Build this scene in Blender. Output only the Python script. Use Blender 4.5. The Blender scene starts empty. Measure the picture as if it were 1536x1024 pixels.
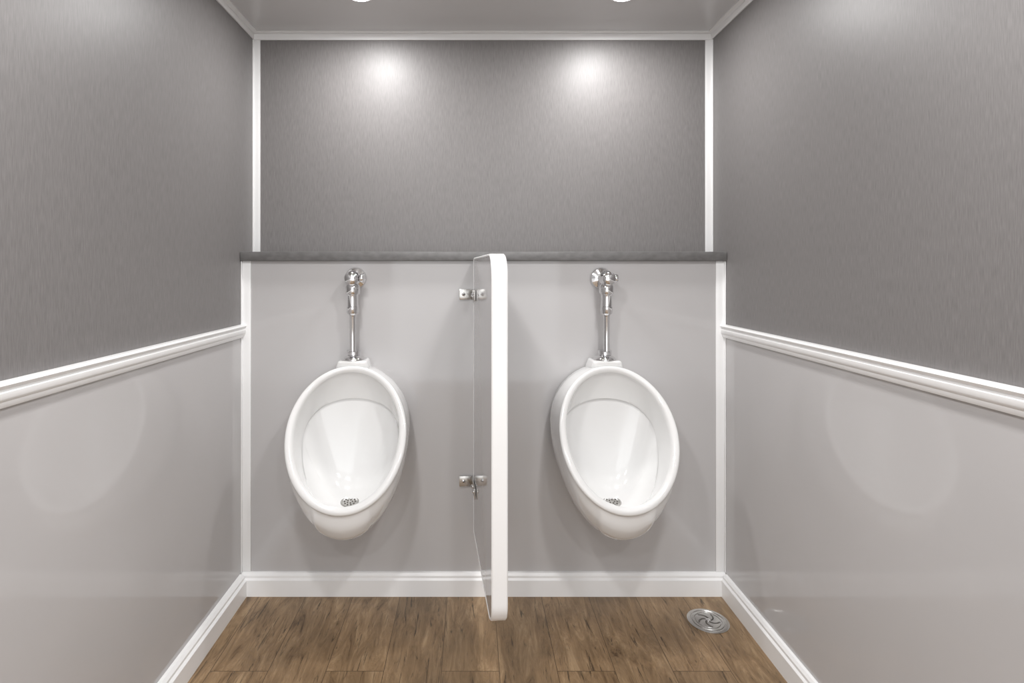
import bpy, bmesh, math
from mathutils import Vector, Matrix
S=bpy.context.scene
try:
    S.view_settings.view_transform='Standard'
except Exception: pass

# ---------------- materials ----------------
def mat(name,col,rough=.5,metal=0,**k):
    m=bpy.data.materials.new(name); m.use_nodes=True
    b=m.node_tree.nodes['Principled BSDF']
    b.inputs['Base Color'].default_value=(*col,1)
    b.inputs['Roughness'].default_value=rough
    b.inputs['Metallic'].default_value=metal
    for a,v in k.items(): b.inputs[a].default_value=v
    return m
def noise_col(m,c1,c2,scale,mapscale,bump=0,detail=4,lo=.35,hi=.65,dist=.001):
    nt=m.node_tree; N=nt.nodes; L=nt.links; b=N['Principled BSDF']
    tc=N.new('ShaderNodeTexCoord'); mp=N.new('ShaderNodeMapping'); mp.inputs['Scale'].default_value=mapscale
    n=N.new('ShaderNodeTexNoise'); n.inputs['Scale'].default_value=scale; n.inputs['Detail'].default_value=detail
    r=N.new('ShaderNodeValToRGB'); r.color_ramp.elements[0].position=lo; r.color_ramp.elements[1].position=hi
    r.color_ramp.elements[0].color=(*c1,1); r.color_ramp.elements[1].color=(*c2,1)
    L.new(tc.outputs['Object'],mp.inputs[0]); L.new(mp.outputs[0],n.inputs['Vector']); L.new(n.outputs['Fac'],r.inputs[0]); L.new(r.outputs[0],b.inputs['Base Color'])
    if bump:
        bp=N.new('ShaderNodeBump'); bp.inputs['Strength'].default_value=bump; bp.inputs['Distance'].default_value=dist
        L.new(n.outputs['Fac'],bp.inputs['Height']); L.new(bp.outputs[0],b.inputs['Normal'])
    return m
M_up=noise_col(mat('brushed_grey_panel',(.2,.19,.19),.45),(.163,.154,.152),(.222,.211,.208),8,(65,65,4.2),.09,3,.28,.72)
M_low=noise_col(mat('gloss_light_grey_panel',(.47,.45,.45),.07),(.500,.488,.488),(.528,.516,.516),1.5,(1,1,1),.01,2)
M_scr=noise_col(mat('gloss_divider_panel',(.47,.45,.45),.03),(.500,.488,.488),(.528,.516,.516),1.5,(1,1,1),0,2)
M_ceil=noise_col(mat('ceiling_panel',(.5,.5,.51),.28),(.64,.635,.64),(.67,.665,.67),2,(1,1,1))
M_white=noise_col(mat('white_trim_paint',(.85,.85,.85),.3),(.87,.87,.87),(.89,.89,.89),3,(1,1,1))
M_porc=noise_col(mat('white_porcelain',(.84,.84,.84),.1),(.785,.785,.78),(.805,.805,.80),2,(1,1,1))
M_porc.node_tree.nodes['Principled BSDF'].inputs['Coat Weight'].default_value=.5
M_porc.node_tree.nodes['Principled BSDF'].inputs['Coat Roughness'].default_value=.04
M_chrome=noise_col(mat('chrome',(.75,.75,.76),.08,1),(.74,.74,.75),(.82,.82,.82),8,(1,1,1))
M_steel=noise_col(mat('brushed_steel',(.6,.59,.58),.25,1),(.52,.51,.49),(.64,.63,.61),30,(1,1,1))
M_dark=mat('dark_hole',(.03,.03,.03),.6)
M_slot=mat('drain_slot',(.10,.09,.08),.5)
M_ledge=noise_col(mat('grey_ledge_laminate',(.15,.15,.15),.4),(.140,.136,.134),(.180,.176,.174),60,(.6,1,1))
M_emit=bpy.data.materials.new('lamp_lens'); M_emit.use_nodes=True
_b=M_emit.node_tree.nodes['Principled BSDF']; _b.inputs['Emission Color'].default_value=(1,.99,.98,1); _b.inputs['Emission Strength'].default_value=8

def floor_mat():
    m=mat('wood_plank_vinyl',(.25,.16,.09),.36); nt=m.node_tree; N=nt.nodes; L=nt.links; b=N['Principled BSDF']
    tc=N.new('ShaderNodeTexCoord')
    mp=N.new('ShaderNodeMapping'); mp.inputs['Rotation'].default_value=(0,0,math.pi/2); mp.inputs['Location'].default_value=(.35,.09,0)
    L.new(tc.outputs['Object'],mp.inputs[0])
    br=N.new('ShaderNodeTexBrick'); br.offset=.37; br.inputs['Scale'].default_value=1
    br.inputs['Brick Width'].default_value=1.2; br.inputs['Row Height'].default_value=.175
    br.inputs['Mortar Size'].default_value=.0011; br.inputs['Mortar Smooth'].default_value=.2
    br.inputs['Color1'].default_value=(0,0,0,1); br.inputs['Color2'].default_value=(1,1,1,1); br.inputs['Mortar'].default_value=(.5,.5,.5,1)
    L.new(mp.outputs[0],br.inputs['Vector'])
    def grain(sc_,scale,detail,rough,dist,off):
        mg=N.new('ShaderNodeMapping'); mg.inputs['Scale'].default_value=sc_; mg.inputs['Location'].default_value=off
        L.new(tc.outputs['Object'],mg.inputs[0])
        ad=N.new('ShaderNodeVectorMath'); ad.operation='ADD'
        sc=N.new('ShaderNodeVectorMath'); sc.operation='SCALE'; sc.inputs['Scale'].default_value=9
        L.new(br.outputs['Color'],sc.inputs[0]); L.new(mg.outputs[0],ad.inputs[0]); L.new(sc.outputs[0],ad.inputs[1])
        n1=N.new('ShaderNodeTexNoise'); n1.inputs['Scale'].default_value=scale; n1.inputs['Detail'].default_value=detail; n1.inputs['Roughness'].default_value=rough; n1.inputs['Distortion'].default_value=dist
        L.new(ad.outputs[0],n1.inputs['Vector']); return n1
    n1=grain((13,2.2,1),2.2,12,.76,1.0,(0,0,0))
    r=N.new('ShaderNodeValToRGB'); e=r.color_ramp.elements
    e[0].position=.33; e[0].color=(.080,.045,.021,1); e[1].position=.68; e[1].color=(.360,.252,.146,1)
    x=e.new(.41); x.color=(.175,.110,.056,1); x=e.new(.54); x.color=(.252,.165,.089,1)
    L.new(n1.outputs['Fac'],r.inputs[0])
    n3=grain((20,1.5,1),3,8,.66,1.8,(3,7,0))
    mc=N.new('ShaderNodeMapRange'); mc.inputs['From Min'].default_value=.35; mc.inputs['From Max'].default_value=.42; mc.inputs['To Min'].default_value=.32; mc.inputs['To Max'].default_value=1
    L.new(n3.outputs['Fac'],mc.inputs['Value'])
    n2=N.new('ShaderNodeTexNoise'); n2.inputs['Scale'].default_value=5; n2.inputs['Detail'].default_value=4
    L.new(tc.outputs['Object'],n2.inputs['Vector'])
    mr=N.new('ShaderNodeMapRange'); mr.inputs['To Min'].default_value=.93; mr.inputs['To Max'].default_value=1.1
    L.new(br.outputs['Color'],mr.inputs['Value'])
    mr2=N.new('ShaderNodeMapRange'); mr2.inputs['From Min'].default_value=.3; mr2.inputs['From Max'].default_value=.7; mr2.inputs['To Min'].default_value=.78; mr2.inputs['To Max'].default_value=1.25
    L.new(n2.outputs['Fac'],mr2.inputs['Value'])
    mu=N.new('ShaderNodeMath'); mu.operation='MULTIPLY'; L.new(mr.outputs[0],mu.inputs[0]); L.new(mr2.outputs[0],mu.inputs[1])
    mu2=N.new('ShaderNodeMath'); mu2.operation='MULTIPLY'; L.new(mu.outputs[0],mu2.inputs[0]); L.new(mc.outputs[0],mu2.inputs[1])
    v=N.new('ShaderNodeVectorMath'); v.operation='SCALE'; L.new(r.outputs[0],v.inputs[0]); L.new(mu2.outputs[0],v.inputs['Scale'])
    mx=N.new('ShaderNodeMix'); mx.data_type='RGBA'; mx.inputs['B'].default_value=(.08,.048,.024,1)
    L.new(br.outputs['Fac'],mx.inputs['Factor']); L.new(v.outputs[0],mx.inputs['A']); L.new(mx.outputs['Result'],b.inputs['Base Color'])
    bp=N.new('ShaderNodeBump'); bp.inputs['Strength'].default_value=.3; bp.inputs['Distance'].default_value=.002
    L.new(n1.outputs['Fac'],bp.inputs['Height']); L.new(bp.outputs[0],b.inputs['Normal'])
    return m
M_floor=floor_mat()

# ---------------- mesh builder ----------------
class MB:
    def __init__(s,name): s.name=name; s.v=[]; s.f=[]; s.mi=[]; s.sm=[]; s.mats=[]
    def midx(s,m):
        if m not in s.mats: s.mats.append(m)
        return s.mats.index(m)
    def add(s,verts,faces,m,smooth=False,mtx=None):
        o=len(s.v); i=s.midx(m)
        for p in verts:
            p=Vector(p)
            if mtx: p=mtx@p
            s.v.append(tuple(p))
        for f in faces: s.f.append(tuple(o+k for k in f)); s.mi.append(i); s.sm.append(smooth)
    def box(s,x0,x1,y0,y1,z0,z1,m,bev=0,seg=2,mtx=None):
        bm=bmesh.new(); bmesh.ops.create_cube(bm,size=1)
        for v in bm.verts:
            v.co=Vector(((x0+x1)/2+v.co.x*(x1-x0),(y0+y1)/2+v.co.y*(y1-y0),(z0+z1)/2+v.co.z*(z1-z0)))
        if bev: bmesh.ops.bevel(bm,geom=list(bm.edges),offset=bev,segments=seg,affect='EDGES',profile=.5)
        bm.verts.index_update()
        s.add([v.co.copy() for v in bm.verts],[[v.index for v in f.verts] for f in bm.faces],m,False,mtx); bm.free()
    def rings(s,rings,m,cap0=True,cap1=True,smooth=True,mtx=None):
        n=len(rings[0]); V=[p for r in rings for p in r]; F=[]
        for i in range(len(rings)-1):
            for j in range(n):
                k=(j+1)%n; F.append((i*n+j,i*n+k,(i+1)*n+k,(i+1)*n+j))
        if cap0: F.append(tuple(reversed(range(n))))
        if cap1: F.append(tuple((len(rings)-1)*n+j for j in range(n)))
        s.add(V,F,m,smooth,mtx)
    def lathe(s,prof,origin,axis,m,n=40,smooth=True):
        q=Vector((0,0,1)).rotation_difference(Vector(axis).normalized()).to_matrix().to_4x4()
        mt=Matrix.Translation(origin)@q
        R=[]
        for r,h in prof:
            R.append([(max(r,1e-4)*math.cos(2*math.pi*j/n),max(r,1e-4)*math.sin(2*math.pi*j/n),h) for j in range(n)])
        s.rings(R,m,True,True,smooth,mt)
    def extr(s,prof,axis_pts,frame,m,smooth=False):
        R=[[frame(p,a,b) for a,b in prof] for p in axis_pts]
        s.rings(R,m,True,True,smooth)
    def build(s,parent=None,loc=(0,0,0),rot=(0,0,0),angle=35):
        me=bpy.data.meshes.new(s.name); me.from_pydata(s.v,[],s.f)
        for m in s.mats: me.materials.append(m)
        for p,i,sm in zip(me.polygons,s.mi,s.sm): p.material_index=i; p.use_smooth=sm
        bm=bmesh.new(); bm.from_mesh(me); bmesh.ops.recalc_face_normals(bm,faces=list(bm.faces)); bm.to_mesh(me); bm.free()
        try: me.set_sharp_from_angle(angle=math.radians(angle))
        except Exception: pass
        o=bpy.data.objects.new(s.name,me); S.collection.objects.link(o)
        o.location=loc; o.rotation_euler=rot
        if parent: o.parent=parent
        return o
def empty(name,loc=(0,0,0),rot=(0,0,0)):
    e=bpy.data.objects.new(name,None); e.empty_display_size=.1; S.collection.objects.link(e); e.location=loc; e.rotation_euler=rot; return e

XL,XR=-.86,.95; YU=.11; YF=-4.0; ZC=2.147; ZR0=.961
LZ0,LZ1=1.247,1.281
# ---------------- room shell ----------------
b=MB('floor'); b.box(XL-.06,XR+.06,YF,YU+.06,-.05,0,M_floor); b.build()
b=MB('ceiling'); b.box(XL-.06,XR+.06,YF,YU+.06,ZC,ZC+.05,M_ceil); b.build()
for nm,x0,x1 in (('wall_left',XL-.06,XL),('wall_right',XR,XR+.06)):
    b=MB(nm); b.box(x0,x1,YF,YU+.06,0,.985,M_low); b.box(x0,x1,YF,YU+.06,.985,ZC,M_up); b.build()
b=MB('wall_back'); b.box(XL,XR,0,YU+.06,0,LZ0,M_low); b.box(XL,XR,YU,YU+.06,LZ0,ZC,M_up); b.build()
b=MB('ledge_shelf'); b.box(XL+.001,XR-.001,-.022,YU-.001,LZ0+.0005,LZ1,M_ledge,.003); b.build()

bp=[(0,0),(.02,0),(.02,.060),(.014,.066),(.014,.074),(.008,.082),(0,.084)]
b=MB('baseboard_back'); b.extr(bp,[XL+.001,XR-.001],lambda p,a,c:(p,-a-.0005,c),M_white); b.build()
b=MB('baseboard_left'); b.extr([(a*1.25,c) for a,c in bp],[YF,-.0205],lambda p,a,c:(XL+a+.0005,p,c),M_white); b.build()
b=MB('baseboard_right'); b.extr([(a*1.0,c) for a,c in bp],[YF,-.0205],lambda p,a,c:(XR-a-.0005,p,c),M_white); b.build()
cr=[(0,0),(.008,0),(.012,.006),(.012,.013),(.017,.017),(.020,.022),(.020,.034),(.016,.038),(.016,.041),(.022,.045),(.024,.050),(.020,.056),(0,.057)]
cr=[(a*.8,c*.86) for a,c in cr]
b=MB('trim_1'); b.extr(cr,[YF,-.001],lambda p,a,c:(XL+a+.0005,p,ZR0+c),M_white); b.build()
b=MB('trim_2'); b.extr(cr,[YF,-.001],lambda p,a,c:(XR-a-.0005,p,ZR0+c),M_white); b.build()
def angle_trim(name,x,sx,y,z0,z1,w,t=.003,wside=None):
    ws=wside or w
    b=MB(name); b.box(min(x+sx*.0003,x+sx*w),max(x+sx*.0003,x+sx*w),y-t,y-.0003,z0,z1,M_white,.0008)
    b.box(min(x+sx*.0003,x+sx*t),max(x+sx*.0003,x+sx*t),y-ws,y-t-.0001,z0,z1,M_white,.0008); b.build()
angle_trim('trim_3',XL,1,0,.0845,LZ0,.034,.004,.012)
angle_trim('trim_4',XR,-1,0,.0845,LZ0,.034,.004,.012)
angle_trim('trim_5',XL,1,YU,LZ1+.0005,ZC-.0285,.028,.004,.012)
angle_trim('trim_6',XR,-1,YU,LZ1+.0005,ZC-.0285,.028,.004,.012)
b=MB('trim_7'); b.box(XL+.0005,XR-.0005,YU-.005,YU-.0003,ZC-.028,ZC-.0045,M_white); b.box(XL+.0005,XR-.0005,YU-.024,YU-.0003,ZC-.004,ZC-.0003,M_white); b.build()
b=MB('trim_8'); b.box(XL+.0003,XL+.005,YF,YU-.0055,ZC-.026,ZC-.0045,M_white); b.box(XL+.0003,XL+.024,YF,YU-.0245,ZC-.004,ZC-.0003,M_white); b.build()
b=MB('trim_9'); b.box(XR-.005,XR-.0003,YF,YU-.0055,ZC-.026,ZC-.0045,M_white); b.box(XR-.024,XR-.0003,YF,YU-.0245,ZC-.004,ZC-.0003,M_white); b.build()

# ---------------- urinals ----------------
def lerp(a,b,t): return a+(b-a)*t
def sst(a,b,x):
    k=max(0,min(1,(x-a)/(b-a))); return k*k*(3-2*k)
def catm(T,t):
    for i in range(len(T)-1):
        if t<=T[i+1][0] or i==len(T)-2:
            k=(t-T[i][0])/(T[i+1][0]-T[i][0])
            p1,p2=T[i][1],T[i+1][1]; p0=T[max(i-1,0)][1]; p3=T[min(i+2,len(T)-1)][1]
            return .5*((2*p1)+(-p0+p2)*k+(2*p0-5*p1+4*p2-p3)*k*k+(-p0+3*p1-3*p2+p3)*k**3)
N=216; ZCU=.662; ZT=.870; ZB=.432; WX=.202
def rimy(z):
    t=(.87-z)/.44
    return .10+.225*t+.012*math.sin(math.pi*max(0,min(1,t)))
def urinal(name,x,rotz):
    root=empty(name,(x,0,0),(0,0,rotz))
    b=MB('bowl'); R=[]
    ths=[2*math.pi*j/N for j in range(N)]
    def pt(r): return (r[0],-r[1],r[2])
    xt=[(0,.192),(.3,.204),(.6,.206),(1,WX)]
    zb=[(0,.385),(.25,.348),(.5,.325),(.72,.322),(.87,.345),(.95,.383),(1,ZB)]
    zt=[(0,.862),(1,ZT)]
    nt=40
    for i in range(nt+1):
        t=i/nt; t=1-(1-t)**1.35
        ring=[]
        for th in ths:
            c,s=math.cos(th),math.sin(th)
            X=catm(xt,t)*s
            zr=ZCU+((ZT-ZCU) if c>0 else (ZCU-ZB))*c
            z=ZCU+((catm(zt,t)-ZCU) if c>0 else (ZCU-catm(zb,t)))*c
            sh=0
            if c<0:
                lim=.46*sst(.50,.95,t)
                sh=(1-sst(lim-.025,lim+.025,abs(s)))*sst(.52,.62,t)*(1-sst(.96,1,t))
            ring.append(pt((X,.004+t*(rimy(zr)-.003)+.004*sh,z-.004*sh)))
        R.append(ring)
    def shr(d,dy):
        ring=[]
        for th in ths:
            c,s=math.cos(th),math.sin(th)
            z0=ZCU+((ZT-ZCU) if c>0 else (ZCU-ZB))*c
            ring.append((WX*s-d*s,rimy(z0)+dy,z0-d*c))
        return ring
    for d,dy in ((.0015,.004),(.004,.0065),(.008,.0075),(.015,.0072),(.020,.005),(.0235,.000)):
        R.append([pt(p) for p in shr(d,dy)])
    P0=shr(.026,-.007)
    R.append([pt(p) for p in P0])
    A=[];K1=[];K2=[];A2=[]
    Pc=Vector((0,.15,.395))
    for th,p0 in zip(ths,P0):
        c,s=math.cos(th),math.sin(th); w=(1-c)/2
        cc=max(c,0)**.8 if c>0 else c
        a=Vector((.168*s,.050+.20*w**1.6,.608+(.136 if c>0 else .203)*cc))
        p0=Vector(p0); mid=(p0+a)/2; cor=Vector((lerp(p0.x,a.x,.35),lerp(p0.y,a.y,.7),lerp(a.z,p0.z,.6)))
        ww=sst(.15,.52,w)
        A.append(a); K1.append((mid+Vector((0,-.006,.006))).lerp(cor,ww*.9))
        K2.append(Vector((.62*a.x,.042+.143*w,lerp(.425,.395,w))))
        A2.append(a+Vector((0,-.013,-.002))*(1-ww))
    def bez(p,q,r,t): return p*(1-t)**2+q*2*t*(1-t)+r*t*t
    for i in range(1,13):
        t=i/12; R.append([pt(bez(Vector(P0[j]),K1[j],A[j],t)) for j in range(N)])
    R.append([pt(A[j].lerp(A2[j],.5)+Vector((0,0,-.0003))) for j in range(N)])
    R.append([pt(A2[j]+Vector((0,0,-.0006))) for j in range(N)])
    for i in range(1,24):
        t=i/24; R.append([pt(bez(A2[j],K2[j],Pc,t)) for j in range(N)])
    b.rings(R,M_porc,True,True,True)
    b.build(root,angle=50)
    b=MB('inlet_horn')
    def sq(hw,d0,d1,z,r=.012,n=6):
        pts=[]
        for (cx,cy,a0) in ((hw-r,-d0-r,0),( -hw+r,-d0-r,90),(-hw+r,-d1+r,180),(hw-r,-d1+r,270)):
            for k in range(n+1):
                a=math.radians(a0+90*k/n); pts.append((cx+r*math.cos(a),cy+r*math.sin(a),z))
        return pts
    b.rings([sq(.066,.003,.030,.83),sq(.060,.003,.090,.862),sq(.056,.003,.094,.872),sq(.053,.003,.095,.880),sq(.051,.004,.094,.884),sq(.046,.006,.090,.886)],M_porc,True,True,True)
    b.build(root,angle=60)
    b=MB('drain_strainer'); ax=Vector((0,-.25,1)).normalized(); o=Vector((0,-.138,.3985))
    b.lathe([(.034,0),(.034,.004),(.031,.0065),(.026,.007),(.025,.0045),(0,.005)],o,ax,M_steel,36)
    q=Vector((0,0,1)).rotation_difference(ax)
    for ring,n in ((.009,5),(.0185,10)):
        for k in range(n):
            a=2*math.pi*k/n
            b.lathe([(.0029,.0),(.0029,.0056)],o+q@Vector((ring*math.cos(a),ring*math.sin(a),0)),ax,M_slot,8,False)
    b.build(root)
    b=MB('flush_valve'); Z=1.182; Y=-.075
    b.lathe([(.041,0.0),(.041,.003),(.037,.009),(.026,.013),(.020,.015),(.0165,.016),(.0165,.06)],(0,-.0005,Z),(0,-1,0),M_chrome,48)
    b.lathe([(.012,-.030),(.020,-.028),(.025,-.02),(.0275,-.008),(.028,.004),(.026,.016),(.022,.024),(.022,.028),(.024,.030),(.024,.036),(.021,.040),(.012,.044),(.0,.045)],(0,Y,Z),(0,-1,0),M_chrome,40)
    b.lathe([(.010,.015),(.010,.028),(.014,.029),(.0145,.036),(.012,.041),(.004,.043)],(0,Y,Z+.001),(1,-.25,0),M_chrome,28)
    b.lathe([(.0,.03),(.015,.018),(.018,-.005),(.018,-.02),(.0225,-.022),(.025,-.027),(.0265,-.032),(.0265,-.050),(.024,-.056),(.0205,-.058),(.0195,-.062),(.0195,-.100),(.0215,-.102),(.0215,-.122),(.0195,-.126),(.015,-.130),(.0125,-.134),(.0115,-.138),(.0115,-.262),(.015,-.262),(.016,-.264)],(0,Y,Z),(0,0,1),M_chrome,36)
    b.lathe([(.0165,.922),(.0245,.921),(.0245,.905),(.022,.903),(.027,.901),(.037,.895),(.041,.889),(.041,.8862)],(0,Y+.022,0),(0,0,1),M_chrome,6*7)
    b.build(root)
    return root
urinal('wall_urinal',-.433,math.radians(3.2))
urinal('wall_urinal',.485,math.radians(3.0))

# ---------------- privacy divider ----------------
root=empty('urinal_privacy_screen',(.029,-.03,0),(0,0,math.radians(4.6)))
L_=.582;T=.044;Z0,Z1=.249,1.258;r=.07
def outline(ins=0,n=14):
    pts=[]
    a0,a1=ins,L_-ins; z0,z1=Z0+ins,Z1-ins; rr=r-ins
    rb=.012
    for cx,cz,s0,q in ((a1-rr,z1-rr,0,rr),(a0+rb,z1-rb,90,rb),(a0+rb,z0+rb,180,rb),(a1-rr,z0+rr,270,rr)):
        for k in range(n+1):
            a=math.radians(s0+90*k/n); pts.append((cx+q*math.cos(a),cz+q*math.sin(a)))
    return pts
b=MB('panel_core'); ol=outline(.0075)
b.rings([[(xx,-p,z) for p,z in ol] for xx in (-T/2+.0015,T/2-.0015)],M_scr,True,True,False); b.build(root)
b=MB('edge_band')
o0=outline(0);o1=outline(.003);o2=outline(.007)
rr=[]
for xx,o in ((-T/2+.001,o2),(-T/2,o1),(-T/2+.003,o0),(T/2-.003,o0),(T/2,o1),(T/2-.001,o2)): rr.append([(xx,-p,z) for p,z in o])
n=len(o0); V=[p for q in rr for p in q]; F=[]
for i in range(5):
    for j in range(n):
        k=(j+1)%n; F.append((i*n+j,i*n+k,(i+1)*n+k,(i+1)*n+j))
for j in range(n):
    k=(j+1)%n; F.append((5*n+j,5*n+k,k,j))
b.add(V,F,M_white,True); b.build(root,angle=40)
for i,zb_ in enumerate((1.122,.425)):
    b=MB('bracket_%d'%(i+1))
    for sx in (-1,1):
        x0=sx*(T/2+.0002)
        xs=sorted((x0,x0+sx*.004))
        b.box(xs[0],xs[1],-.10,.0275,zb_-.019,zb_+.019,M_steel,.001)
        xs=sorted((x0+sx*.0041,x0+sx*.050))
        b.box(xs[0],xs[1],.0235,.0275,zb_-.019,zb_+.019,M_steel,.001)
        b.lathe([(.007,0),(.007,.002),(.004,.004),(0,.004)],(x0+sx*.034,.0235,zb_),(0,-1,0),M_chrome,16)
        b.lathe([(.0025,.0035),(.0025,.0045)],(x0+sx*.034,.0235,zb_),(0,-1,0),M_dark,8)
        for yy in (-.03,-.075):
            b.lathe([(.008,0),(.008,.002),(.005,.006),(0,.006)],(x0+sx*.004,yy,zb_),(sx,0,0),M_chrome,16)
    b.build(root)

# ---------------- floor drain ----------------
b=MB('floor_drain'); o=(.818,-.165,.0003)
K=.93
b.lathe([(a*K,h) for a,h in [(.074,0),(.074,.002),(.070,.0035),(.062,.0035),(.060,.0015),(.057,.0015),(.056,.0035),(.049,.0035),(.048,.0015),(.045,.0015),(.044,.0036),(.0,.0036)]],o,(0,0,1),M_steel,64,)
for k in range(5):
    a=2*math.pi*k/5
    for q in range(7):
        u=q/6
        mt=Matrix.Translation(o)@Matrix.Rotation(a+u*.9,4,'Z')@Matrix.Translation((.012+.024*u,0,0))@Matrix.Rotation(.55,4,'Z')
        b.box(-.0035,.0035,-.0022,.0022,.003,.0041,M_slot,mtx=mt)
b.lathe([(.007,.003),(.007,.0055),(.004,.006),(0,.006)],o,(0,0,1),M_chrome,20)
b.build()

# ---------------- recessed lamps and added fill lamps ----------------
for (lx,ly,e) in ((-.378,-.205,7),(.516,-.205,7),(-.378,-1.5,12.5),(.516,-1.5,12.5),(-.378,-2.8,13),(.516,-2.8,13)):  # pair by the back wall is real; nearer pairs are added, unseen fill
    root=empty('recessed_or_fill_lamp',(lx,ly,ZC))
    b=MB('lamp_trim'); n=40
    b.lathe([(.040,-.0005),(.052,-.0005),(.052,-.003),(.046,-.006),(.040,-.006)],(0,0,0),(0,0,1),M_white,n); b.build(root)
    b=MB('lamp_lens'); b.lathe([(.039,-.0062),(.039,-.0075),(.0,-.0085)],(0,0,0),(0,0,1),M_emit,n); b.build(root)
    l=bpy.data.lights.new('lamp_light','AREA'); l.shape='DISK'; l.size=.13; l.energy=e; l.color=(1,.99,.985)
    lo=bpy.data.objects.new('lamp_light',l); S.collection.objects.link(lo); lo.parent=root; lo.location=(0,0,-.012)

w=bpy.data.worlds.new('World'); S.world=w; w.use_nodes=True
w.node_tree.nodes['Background'].inputs[0].default_value=(.975,.99,1,1); w.node_tree.nodes['Background'].inputs[1].default_value=2.3

c=bpy.data.cameras.new('camera'); co=bpy.data.objects.new('camera',c); S.collection.objects.link(co); S.camera=co
co.location=(0,-2.1,1.2125); co.rotation_euler=(math.pi/2,0,0)
c.sensor_width=36; c.clip_start=.02
def view(cx=768,cy=512,k=1):
    c.lens=840/1536*36*k; c.shift_x=(cx-707)/1536*k; c.shift_y=-(cy-405)/1536*k
view()
